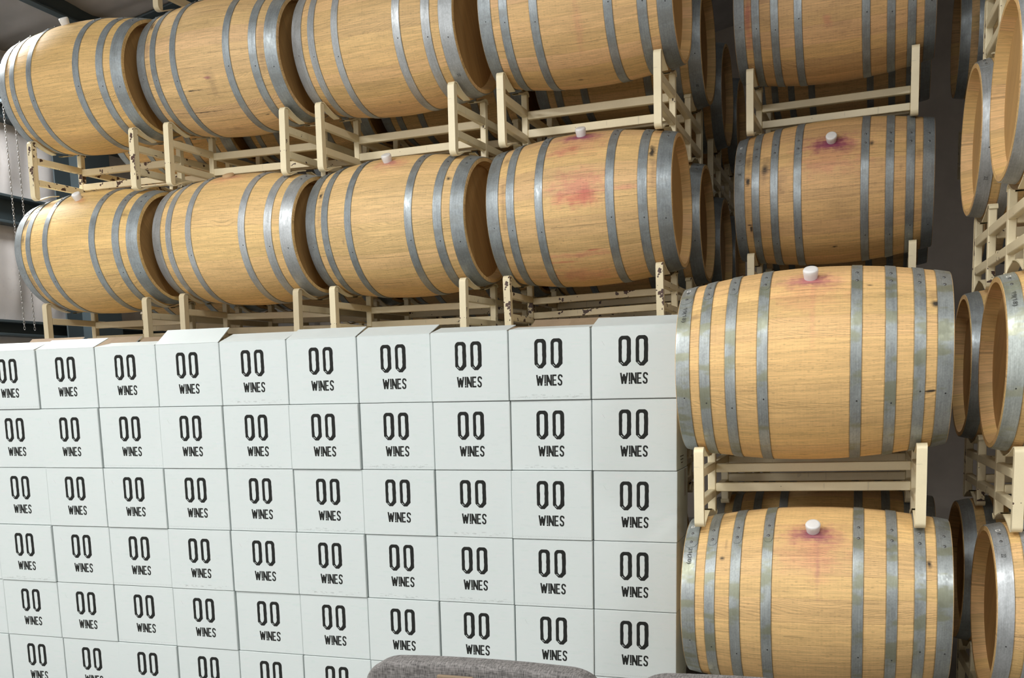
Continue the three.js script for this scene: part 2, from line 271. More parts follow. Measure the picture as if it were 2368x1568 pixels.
function pose(o, [x, y, z, yaw, roll, R, L], spin) { o.position.set(x, y + Y, z); o.rotation.order = 'YZX'; o.rotation.set(spin, yaw, roll); o.scale.set(L / L0, R / R0, R / R0); }
function barrel(label, p, spin, wood, steelName, o = {}) {       // full barrel: each stave, hoop, head, rivet
  const t = thing('wine_barrel', label, 'barrel', [0, 0, 0], o.group); pose(t, p, spin);
  wood.geos.forEach(g => part('stave', g, wood.mat, t)); wood.geos.forEach(g => { part('stave', g, wood.mat, t).rotation.x = Math.PI; });
  const sm = STEEL[steelName];
  (o.six ? H6 : H8).forEach((h, i) => {
    const hg = hoopOf(h), m = part('hoop', hg.ring, sm, t), xm = (h[0] + h[1]) / 2, left = xm < 0; m.userData.label = 'galvanised steel hoop';
    if (left) part('hoop_lap', hg.lap, sm, m);
    for (const f of left ? [-.075, .075] : [-.06, .10]) { const q = part('rivet', rivetGeo, rivetMat, m), r = rad(xm) + (left ? .005 : .003); q.position.set(xm, r * Math.cos(f), r * Math.sin(f)); q.rotation.x = f; }
    const fn = 1.36 + .05 * (i % 3), q = part('nail', nailGeo, nailMat, m), r = rad(xm) + .003; q.position.set(xm + .004, r * Math.cos(fn), r * Math.sin(fn)); q.rotation.x = fn;
  });
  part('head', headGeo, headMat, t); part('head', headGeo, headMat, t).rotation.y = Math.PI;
  if (o.bung !== false) { const wd = o.bung === 'wood', bn = part('bung', wd ? woodBungGeo : bungGeo, wd ? woodBungMat : siliconeMat, t); bn.position.set(o.bungX || 0, rad(o.bungX || 0) - .002, 0); bn.userData.label = wd ? 'low brown wooden bung' : 'white silicone bung'; }
  (o.marks || []).forEach(([text, x, f, flip]) => { const sq = text[0] === '['; part('hoop_marking', markGeo(x, f, sq ? .022 : text.length > 2 ? .085 : .05, sq ? .03 : .028, sq, flip), markMat(text), t); });
  return t;
}
const plainCache = {};
function plainBarrel(label, p, spin, woodKey, steelName, six, group) {   // barrel in the dark behind: staves, hoops and heads only
  const k = woodKey, w = WOOD[k]; if (!plainCache[k]) plainCache[k] = mergeGeometries([...w.geos, ...w.geos.map(g => g.clone().rotateX(Math.PI))]);
  const hk = six ? 'h6' : 'h8'; if (!plainCache[hk]) plainCache[hk] = mergeGeometries((six ? H6 : H8).map(h => hoopOf(h).ring));
  const t = thing('wine_barrel', label, 'barrel', [0, 0, 0], group); pose(t, p, spin);
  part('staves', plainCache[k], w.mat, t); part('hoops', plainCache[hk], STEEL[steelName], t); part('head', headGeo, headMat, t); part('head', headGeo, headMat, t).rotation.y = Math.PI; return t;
}
const bungStain = (s = 1, w = .075) => [[0, .04, w * 1.7, .21, 'wine', .6 * s], [0, .05, w * .8, .15, 'wine', .9 * s], [0, .25, w * 2.2, .35, 'rose', .6 * s]];
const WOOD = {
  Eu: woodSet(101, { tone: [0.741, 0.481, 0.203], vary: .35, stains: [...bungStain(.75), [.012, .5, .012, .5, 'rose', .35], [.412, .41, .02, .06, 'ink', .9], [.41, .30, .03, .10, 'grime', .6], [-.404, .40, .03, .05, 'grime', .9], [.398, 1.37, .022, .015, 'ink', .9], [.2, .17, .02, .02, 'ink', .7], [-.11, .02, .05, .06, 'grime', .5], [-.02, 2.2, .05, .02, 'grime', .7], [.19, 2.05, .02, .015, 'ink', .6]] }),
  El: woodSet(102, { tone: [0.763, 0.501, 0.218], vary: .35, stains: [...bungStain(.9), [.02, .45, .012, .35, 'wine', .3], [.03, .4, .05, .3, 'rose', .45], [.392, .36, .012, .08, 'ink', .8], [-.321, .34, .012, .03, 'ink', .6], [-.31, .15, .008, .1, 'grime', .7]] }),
  Fl: woodSet(103, { tone: [0.651, 0.413, 0.176], vary: .6, stains: [...bungStain(1.1, .1), [-.401, .46, .016, .09, 'ink', 1], [-.4, .1, .02, .22, 'grime', .9], [-.319, .3, .045, .3, 'grime', .8], [-.318, .32, .02, .10, 'ink', .6], [-.25, .55, .05, .25, 'grime', .6], [.186, .10, .015, .07, 'ink', .7], [-.395, 1.13, .02, .015, 'ink', 1], [-.39, 1.2, .008, .06, 'ink', .8], [.014, 1.57, .02, .03, 'ink', .8], [.352, 1.0, .008, .07, 'ink', .7], [.40, .3, .02, .12, 'grime', .6], [.32, .5, .012, .06, 'grime', .6], [.05, 1.0, .1, .25, 'grime', .3]] }),  // lower tone: dimness of the back stack put into the oak colour
  Fu: woodSet(104, { tone: [0.629, 0.391, 0.171], vary: .6, stains: [[-.40, 1.3, .03, .5, 'rose', .9], [-.40, 1.2, .02, .3, 'wine', .35], [-.02, 1.45, .03, .12, 'rose', .7], [.05, 1.5, .1, .2, 'grime', .3], [.37, 1.5, .02, .1, 'grime', .6]] }),  // same lowered tone, shade of the back stack included
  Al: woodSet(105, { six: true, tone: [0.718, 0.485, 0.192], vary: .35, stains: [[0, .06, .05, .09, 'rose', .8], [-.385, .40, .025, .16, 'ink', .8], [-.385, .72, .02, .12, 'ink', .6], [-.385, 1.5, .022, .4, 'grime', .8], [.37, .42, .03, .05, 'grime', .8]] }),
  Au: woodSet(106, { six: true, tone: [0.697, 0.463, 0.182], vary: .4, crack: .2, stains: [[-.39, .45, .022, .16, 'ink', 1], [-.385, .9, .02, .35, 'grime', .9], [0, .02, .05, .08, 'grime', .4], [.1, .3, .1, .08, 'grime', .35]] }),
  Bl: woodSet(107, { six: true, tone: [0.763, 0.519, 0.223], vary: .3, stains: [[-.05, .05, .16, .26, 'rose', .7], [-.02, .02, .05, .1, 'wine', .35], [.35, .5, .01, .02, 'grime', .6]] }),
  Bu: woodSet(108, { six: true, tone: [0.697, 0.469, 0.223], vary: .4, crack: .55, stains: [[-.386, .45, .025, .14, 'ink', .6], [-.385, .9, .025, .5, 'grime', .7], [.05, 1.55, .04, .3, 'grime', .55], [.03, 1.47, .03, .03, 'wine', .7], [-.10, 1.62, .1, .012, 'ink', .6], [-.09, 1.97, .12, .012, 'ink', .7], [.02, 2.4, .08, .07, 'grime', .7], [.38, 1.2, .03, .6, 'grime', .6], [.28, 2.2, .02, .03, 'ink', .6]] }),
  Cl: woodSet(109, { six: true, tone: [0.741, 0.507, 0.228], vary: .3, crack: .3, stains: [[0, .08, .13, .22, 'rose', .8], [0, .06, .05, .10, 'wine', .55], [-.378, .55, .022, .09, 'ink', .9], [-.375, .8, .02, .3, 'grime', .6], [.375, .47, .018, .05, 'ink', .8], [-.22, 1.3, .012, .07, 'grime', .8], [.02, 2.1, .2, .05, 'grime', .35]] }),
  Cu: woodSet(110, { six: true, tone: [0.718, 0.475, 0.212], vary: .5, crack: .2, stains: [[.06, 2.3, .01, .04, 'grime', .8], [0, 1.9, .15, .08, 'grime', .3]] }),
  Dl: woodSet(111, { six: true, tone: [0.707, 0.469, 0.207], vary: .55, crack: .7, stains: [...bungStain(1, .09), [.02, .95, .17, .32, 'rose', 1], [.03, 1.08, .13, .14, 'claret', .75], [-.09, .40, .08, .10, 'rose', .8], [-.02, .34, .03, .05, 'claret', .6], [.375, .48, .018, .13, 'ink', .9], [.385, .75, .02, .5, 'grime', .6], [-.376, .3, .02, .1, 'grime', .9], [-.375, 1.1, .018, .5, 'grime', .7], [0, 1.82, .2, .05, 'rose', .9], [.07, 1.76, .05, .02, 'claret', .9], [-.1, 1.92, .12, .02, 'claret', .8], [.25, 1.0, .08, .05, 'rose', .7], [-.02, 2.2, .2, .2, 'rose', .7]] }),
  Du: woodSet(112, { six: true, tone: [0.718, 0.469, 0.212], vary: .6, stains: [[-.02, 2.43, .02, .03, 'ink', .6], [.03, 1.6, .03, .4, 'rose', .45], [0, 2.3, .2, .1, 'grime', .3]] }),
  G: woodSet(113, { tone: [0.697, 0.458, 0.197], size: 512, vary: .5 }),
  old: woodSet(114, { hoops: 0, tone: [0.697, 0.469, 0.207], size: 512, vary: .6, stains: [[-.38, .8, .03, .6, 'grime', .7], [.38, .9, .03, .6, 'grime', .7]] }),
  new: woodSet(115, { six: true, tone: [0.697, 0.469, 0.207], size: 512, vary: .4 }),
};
// x, y (0 = top of cartons), z, yaw, roll, belly radius, length - spin about the axis
const BP = {
  Eu: [[.539, -.188, .170, 0, .018, .357, .941], .551], El: [[.570, -1.085, .184, 0, .018, .355, .951], .603],
  Fl: [[.562, .716, -1.525, -.035, .017, .356, .947], .977], Fu: [[.542, 1.629, -1.54, -.035, .017, .353, .943], .60],
  Al: [[-3.532, .599, -.940, -.095, -.008, .353, .950], .666], Bl: [[-2.560, .607, -.945, -.094, -.023, .357, .946], .423],
  Cl: [[-1.594, .610, -.950, -.088, -.006, .362, .932], .545], Dl: [[-.599, .628, -.968, 0, .025, .370, .918], .485],
  Au: [[-3.540, 1.525, -.944, -.100, -.020, .354, .940], .464], Bu: [[-2.588, 1.536, -.950, -.093, -.026, .353, .930], .50],
  Cu: [[-1.625, 1.550, -.950, -.088, -.004, .354, .927], .50], Du: [[-.615, 1.587, -.975, -.006, .012, .353, .937], .50],
  Gu: [[1.636, .757, .060, .04, .015, .355, .945], .5], Gm: [[1.635, -.193, .120, .04, .015, .355, .945], .5], Gl: [[1.645, -1.09, .15, .04, .015, .355, .945], .45],
};
const G6 = 'six-hoop oak barrels in the long rows', G8 = 'eight-hoop oak barrels';
barrel('oak barrel in the tier just above the cartons, nearest the draped wall, greenish hoop', ...BP.Al, WOOD.Al, 'grey', { six: true, bungX: -.025, group: G6 });
barrel('oak barrel with brown wooden bung in the tier just above the cartons', ...BP.Bl, WOOD.Bl, 'bright', { six: true, bung: 'wood', bungX: -.05, group: G6, marks: [['22', -.445, .42]] });
barrel('oak barrel with pink-stained white bung, second from the aisle just above the cartons', ...BP.Cl, WOOD.Cl, 'grey', { six: true, bungX: -.025, group: G6 });
barrel('oak barrel with broad red wine stains on its belly, at the aisle above the cartons', ...BP.Dl, WOOD.Dl, 'grey', { six: true, group: G6 });
barrel('oak barrel with white bung against the ceiling drape, topmost nearest the draped wall', ...BP.Au, WOOD.Au, 'grey', { six: true, bungX: -.07, group: G6 });
barrel('cracked pale oak barrel in the upper tier, second from the draped wall', ...BP.Bu, WOOD.Bu, 'grey', { six: true, bung: false, group: G6 });
barrel('clean tan oak barrel in the upper tier with bright hoops, second from the aisle', ...BP.Cu, WOOD.Cu, 'bright', { six: true, bung: false, group: G6, marks: [['22', .436, 2.05, true]] });
barrel('oak barrel in the upper tier at the aisle, above the red-stained barrel', ...BP.Du, WOOD.Du, 'grey', { six: true, bung: false, group: G6 });
barrel('golden oak barrel beside the top carton rows, white bung and faint wine stain', ...BP.Eu, WOOD.Eu, 'moss', { group: G8, marks: [['19(18)', -.443, .34], ['[]', -.445, -.14]] });
barrel('golden oak barrel beside the lower cartons, white bung with red splash', ...BP.El, WOOD.El, 'moss', { group: G8, marks: [['21(20)', -.443, .28], ['[]', -.448, -.22]] });
barrel('smudged oak barrel toned darker for shade, purple stain at its bung, behind the front stack', ...BP.Fl, WOOD.Fl, 'grey', { group: G8, marks: [['[', -.445, -.22], ['JC', -.44, .33]] });
barrel('oak barrel toned darker for shade, with a reddish stave end, on the rack above the purple-stained barrel', ...BP.Fu, WOOD.Fu, 'grey', { bung: false, group: G8 });
barrel('oak barrel with open-faced head, topmost in the stack across the aisle', ...BP.Gu, WOOD.G, 'bright', { bung: false, group: G8 });
barrel('oak barrel with yellow-stained hoop marked 19(18), middle of the stack across the aisle', ...BP.Gm, WOOD.G, 'pale', { bung: false, group: G8, marks: [['19(18)', -.443, .33], ['[]', -.445, -.14]] });
barrel('oak barrel with silver hoop marked 22, lowest shown across the aisle', ...BP.Gl, WOOD.G, 'bright', { bung: false, group: G8, marks: [['22', -.443, .30], ['[]', -.445, -.16]] });

// ---------------------------------------------------------------- steel barrel racks
function paintTex(seed, thr, base) {
  return tex(512, 512, (i, j, o) => {
    const u = i / 512, v = j / 512, n = fbm(u * 9 + seed, v * 9 + seed) * .62 + fbm(u * 30 + seed, v * 30) * .38, m = .93 + .12 * fbm(u * 6, v * 6 + seed) + .03 * noise(u * 200, v * 200);
    if (n > thr) { const q = .7 + .6 * noise(u * 80, v * 80), e = n < thr + .012; o[0] = (e ? .030 : .075) * q; o[1] = (e ? .016 : .036) * q; o[2] = (e ? .010 : .024) * q; }
    else { const d = noise(u * 40 + seed, v * 5) > .93 ? .86 : 1; o[0] = base[0] * m * d; o[1] = base[1] * m * d; o[2] = base[2] * m * d; }
  });
}
const CREAM = [.85, .755, .51];
const PAINT = { clean: M({ map: paintTex(3, .80, CREAM), roughness: .38 }), worn: M({ map: paintTex(8, .685, CREAM), roughness: .45 }), rusty: M({ map: paintTex(15, .635, [.80, .70, .46]), roughness: .5 }), tan: M({ map: paintTex(21, .80, [.62, .53, .35]), roughness: .42 }) };
const RH = .343, RW = .393, ZF = .580, ZI = .220, TB = .033;
function strapGeo(pts, w, t) {                             // flat bar bent along (z, y) points
  const n = pts.length, nor = pts.map((p, i) => { const a = pts[Math.max(0, i - 1)], b = pts[Math.min(n - 1, i + 1)], d = Math.hypot(b[0] - a[0], b[1] - a[1]); return [(b[1] - a[1]) / d, -(b[0] - a[0]) / d]; });
  const P = [], N = [], U = [], I = []; let len = 0;
  const strip = (f) => { const o = P.length / 3; len = 0; for (let i = 0; i < n; i++) { if (i) len += Math.hypot(pts[i][0] - pts[i - 1][0], pts[i][1] - pts[i - 1][1]); for (const v of f(i)) { P.push(v[0], v[1], v[2]); N.push(v[3], v[4], v[5]); U.push(len / .6, v[6] / .6); } } for (let i = 0; i < n - 1; i++) { const a = o + 2 * i; I.push(a, a + 2, a + 1, a + 1, a + 2, a + 3); } };
  const at = (i, s, k) => [k * w / 2, pts[i][1] + nor[i][1] * s * t / 2, pts[i][0] + nor[i][0] * s * t / 2];
  strip(i => [[...at(i, 1, -1), 0, nor[i][1], nor[i][0], 0], [...at(i, 1, 1), 0, nor[i][1], nor[i][0], w]]);
  strip(i => [[...at(i, -1, -1), 0, -nor[i][1], -nor[i][0], 0], [...at(i, -1, 1), 0, -nor[i][1], -nor[i][0], w]]);
  strip(i => [[...at(i, 1, 1), 1, 0, 0, 0], [...at(i, -1, 1), 1, 0, 0, t]]); strip(i => [[...at(i, 1, -1), -1, 0, 0, 0], [...at(i, -1, -1), -1, 0, 0, t]]);
  return geoFrom(P, N, U, I);
}
function saddle(zo, dir, closed) {                         // bent strap wrapping a post: dir = side of the barrel it cradles
  const a = [], top = [];
  const c = (t) => [zo + dir * t[0], t[1]];
  const up = [[.155, RH - .048], [.120, RH - .041], [.08, RH - .030], [.045, RH - .0155], [.018, RH - .003], [.004, RH - .001], [-.010, RH - .004], [-.018, RH - .012], [-.0215, RH - .022]];
  if (closed) { for (const q of up) a.push(c(q)); for (const q of up.slice().reverse()) a.push(c([q[0], RH - q[1]])); return a; }
  for (const q of up) top.push(c(q)); return top;
}
const RG = (() => {
  const tube = (w, h, d, x, y, z, s) => metreUV(rbox(w, h, d, .005, x, y, z), .6, s * .37, s * .61);
  const g = { post: [], rail: [], strap: [] };
  for (const sx of [-1, 1]) for (const sz of [-1, 1]) g.post.push(['post', tube(TB, RH - .012, TB, sx * RW, RH / 2, sz * ZF, sx + 2 * sz)], ['inner_post', tube(TB, RH - .03, TB, sx * RW, RH / 2, sz * ZI, sx * 3 + sz)]);
  for (const sx of [-1, 1]) for (const y of [.232, .105]) g.rail.push(['side_tube', tube(TB - .002, .038, 2 * ZF - TB, sx * RW, y, 0, sx + y * 9)]);
  for (const sz of [-1, 1]) for (const y of [.222, .132]) g.rail.push(['cross_rail', tube(2 * RW - TB, .041, TB - .002, 0, y, sz * ZI, sz + y * 7)]);
  for (const sx of [-1, 1]) for (const sz of [-1, 1]) {
    const o = strapGeo(saddle(sz * ZF, -sz, true), .036, .006); o.translate(sx * RW, 0, 0); g.strap.push(['saddle_strap', o]);
    const i = saddle(sz * ZI, sz, false), it = strapGeo(i, .036, .006), ib = strapGeo(i.map(p => [p[0], RH - p[1]]), .036, .006); it.translate(sx * RW, 0, 0); ib.translate(sx * RW, 0, 0); g.strap.push(['saddle_strap', it], ['saddle_strap', ib]);
  }
  return [...g.post, ...g.rail, ...g.strap];
})();
const RS = .40;                                            // half distance between the two barrels of a rack
const CLR = .2925;                                         // barrel centre to saddle level
function rack(label, p, yaw, paint, low) {                      // p: pose of the front barrel it carries, low: pose of the barrel it stands on
  const drop = -CLR * p[5] / R0, h = low ? p[1] + drop - (low[1] + CLR * low[5] / R0 + .75 * Math.abs(p[4] - low[4]) + .4 * Math.abs(p[2] - low[2]) + .05 * Math.abs(p[0] - low[0])) : p[1] + drop + Y;
  const t = thing('barrel_rack', label, 'rack', [p[0], p[1] + Y + drop - h, p[2]], 'steel two-barrel racks'); t.rotation.order = 'YZX'; t.rotation.set(0, yaw, p[4]); t.scale.y = h / RH;
  t.translateZ(-RS); RG.forEach(([n, g]) => part(n, g, PAINT[paint], t)); return t;
}
const up = (p, dy) => { const q = p.slice(); q[1] += dy; return q; };
const rear = (p, d, yaw, dx = 0, dy = 0) => { const q = p.slice(); q[0] += -Math.sin(yaw) * d + dx; q[2] += -Math.cos(yaw) * d; q[1] += dy; return q; };
const YA = { A: -.097, B: -.093, C: -.088, D: -.02, E: 0, F: -.035, G: .04 };
rack('worn cream rack carrying the topmost barrel nearest the draped wall', BP.Au[0], YA.A, 'rusty', BP.Al[0]);
rack('cream rack carrying the cracked pale barrel of the upper tier', BP.Bu[0], YA.B, 'worn', BP.Bl[0]);
rack('clean cream rack carrying the clean tan barrel of the upper tier', BP.Cu[0], YA.C, 'clean', BP.Cl[0]);
rack('clean cream rack carrying the upper barrel above the red-stained barrel', BP.Du[0], YA.D, 'clean', BP.Dl[0]);
rack('tan rack behind the cartons carrying the barrel nearest the draped wall', BP.Al[0], YA.A, 'tan', up(BP.Al[0], -.905));
rack('tan rack behind the cartons carrying the barrel with the wooden bung', BP.Bl[0], YA.B, 'tan', up(BP.Bl[0], -.905));
rack('chipped cream rack behind the cartons under the pink-stained bung barrel', BP.Cl[0], YA.C, 'worn', up(BP.Cl[0], -.905));
rack('rust-spotted cream rack behind the cartons under the red-stained barrel', BP.Dl[0], YA.D, 'rusty', up(BP.Dl[0], -.905));
rack('cream rack between the two golden front barrels', BP.Eu[0], YA.E, 'clean', BP.El[0]);
rack('cream rack between the two darker barrels behind the front stack', BP.Fu[0], YA.F, 'clean', BP.Fl[0]);
rack('cream rack under the purple-stained darker barrel', BP.Fl[0], YA.F, 'clean', up(BP.Fl[0], -.91));
rack('chipped cream rack under the topmost barrel across the aisle', BP.Gu[0], YA.G, 'worn', BP.Gm[0]);
rack('chipped cream rack under the barrel marked 19(18) across the aisle', BP.Gm[0], YA.G, 'worn', BP.Gl[0]);
rack('cream rack standing on the cracked pale barrel under the roof', up(BP.Bu[0], .91), YA.B, 'tan', BP.Bu[0]);
rack('chipped cream rack resting on the topmost barrel across the aisle', up(BP.Gu[0], .91), YA.G, 'worn', BP.Gu[0]);

// barrels and racks in the dark behind and beneath, unseen light-blocking tier above
{
  const D8 = 'oak barrels in the dark behind', where = { A: 'nearest the draped wall', B: 'second from the draped wall', C: 'second from the aisle', D: 'at the aisle' };
  for (const s of 'ABCD') {
    for (const tier of ['l', 'u']) {
      const p = BP[s + tier][0], tn = tier === 'u' ? 'upper' : 'lower';
      const pr = rear(p, 2 * RS, YA[s]);
      if (s === 'D') barrel(`oak barrel behind the ${tn} front barrel ${where[s]}, pale open head showing`, pr, .5, WOOD.new, 'grey', { six: true, bung: false, group: D8, marks: tier === 'u' ? [['21', .436, 2.0, true]] : [] });
      else plainBarrel(`oak barrel behind the ${tn} front barrel ${where[s]}`, pr, 1, 'new', 'grey', true, D8);
      if (s !== 'A') {
        const deep = (k, d) => { const q = rear(BP[s + k][0], d, YA[s] * .3, 0, -.03); q[3] = YA[s] * .3; return q; };
        plainBarrel(`shaded oak barrel third deep in the ${tn} tier ${where[s]}`, deep(tier, 1.74), .4, 'old', 'grey', true, D8); plainBarrel(`shaded oak barrel fourth deep in the ${tn} tier ${where[s]}`, deep(tier, 2.54), 2, 'old', 'grey', true, D8);
        rack(`rack third deep in the ${tn} tier ${where[s]}`, deep(tier, 1.74), YA[s] * .3, 'worn', tier === 'u' ? deep('l', 1.74) : up(deep('l', 1.74), -.91));
      }
    }
    const flat = dy => { const p = up(BP[s + 'l'][0], dy); p[4] = 0; return p; };
    plainBarrel(`oak barrel of the second tier hidden behind the cartons ${where[s]}`, flat(-.915), 1, 'new', 'grey', true, D8); rack(`rack of the second tier hidden behind the cartons ${where[s]}`, flat(-.915), YA[s], 'worn', flat(-1.80));
    plainBarrel(`oak barrel of the lowest tier hidden behind the cartons ${where[s]}`, flat(-1.80), 1, 'new', 'grey', true, D8); rack(`rack of the lowest tier hidden behind the cartons ${where[s]}`, flat(-1.80), YA[s], 'worn');
    if (s !== 'A') { plainBarrel(`unseen oak barrel of the highest tier added to block light ${where[s]}`, up(BP[s + 'u'][0], .91), .6, 'new', 'grey', true, D8); plainBarrel(`unseen oak barrel added behind the highest tier to block light ${where[s]}`, rear(up(BP[s + 'u'][0], .91), .8, YA[s]), .6, 'new', 'grey', true, D8); }  // unseen tier above the frame, put in to block light
    if (s === 'C' || s === 'D') rack(`unseen rack carrying the added highest tier ${where[s]}`, up(BP[s + 'u'][0], .91), YA[s], 'clean', BP[s + 'u'][0]);
  }
  plainBarrel('oak barrel behind the upper golden front barrel', rear(BP.Eu[0], .8, 0), 1, 'old', 'grey', false, D8);
  plainBarrel('oak barrel behind the lower golden front barrel', rear(BP.El[0], .8, 0), 1, 'old', 'grey', false, D8);
  rack('rack under the lower golden front barrel', BP.El[0], YA.E, 'clean');
  plainBarrel('oak barrel behind the purple-stained darker barrel', rear(BP.Fl[0], .8, YA.F), 1, 'old', 'grey', false, D8);
  plainBarrel('oak barrel behind the reddish darker barrel', rear(BP.Fu[0], .8, YA.F), 1, 'old', 'grey', false, D8);
  plainBarrel('oak barrel of the second tier beneath the purple-stained darker barrel', up(BP.Fl[0], -.91), 1, 'old', 'grey', false, D8); rack('rack of the second tier beneath the purple-stained darker barrel', up(BP.Fl[0], -.91), YA.F, 'worn', up(BP.Fl[0], -1.82));
  plainBarrel('oak barrel of the lowest tier beneath the purple-stained darker barrel', up(BP.Fl[0], -1.82), 1, 'old', 'grey', false, D8);
  plainBarrel('unseen oak barrel added to block light above the reddish darker barrel', up(BP.Fu[0], .91), 1, 'old', 'grey', false, D8); rack('unseen rack carrying the added tier above the reddish darker barrel', up(BP.Fu[0], .91), YA.F, 'worn', BP.Fu[0]);  // unseen tier over the back stack, put in to block light
  const gr = rear(BP.Gu[0], .8, YA.G), gm = rear(BP.Gm[0], .8, YA.G);
  barrel('oak barrel with pale head and hoop marked 22, behind the topmost across the aisle', gr, .5, WOOD.G, 'bright', { bung: false, group: D8, marks: [['22', -.44, 1.75]] });
  plainBarrel('dark oak barrel behind the barrel marked 19(18)', gm, 1, 'old', 'grey', false, D8);
  plainBarrel('dark oak barrel behind the lowest barrel across the aisle', rear(BP.Gl[0], .8, YA.G), 1, 'old', 'grey', false, D8);
  rack('chipped rack under the lowest barrel across the aisle', BP.Gl[0], YA.G, 'worn');
  plainBarrel('unseen oak barrel on the highest tier across the aisle added to block light', up(BP.Gu[0], .91), .6, 'new', 'grey', false, D8);  // out-of-frame barrels added here to shade the aisle
  plainBarrel('unseen oak barrel behind the highest tier across the aisle added to block light', up(gr, .91), .6, 'new', 'grey', false, D8);
  plainBarrel('black-looking oak barrel high up in the second stack across the aisle', [1.64, 1.63, -2.3, 0, .015, .355, .945], 1, 'old', 'grey', false, D8);
  plainBarrel('black-looking oak barrel in the second stack across the aisle', [1.82, .72, -2.3, 0, .015, .355, .945], 1, 'old', 'grey', false, D8);
  rack('rack high up in the second stack across the aisle', [1.70, 1.63, -2.3, 0, .015, .355], 0, 'worn', [1.7, .735, -2.3, 0, 0, .355]);
}

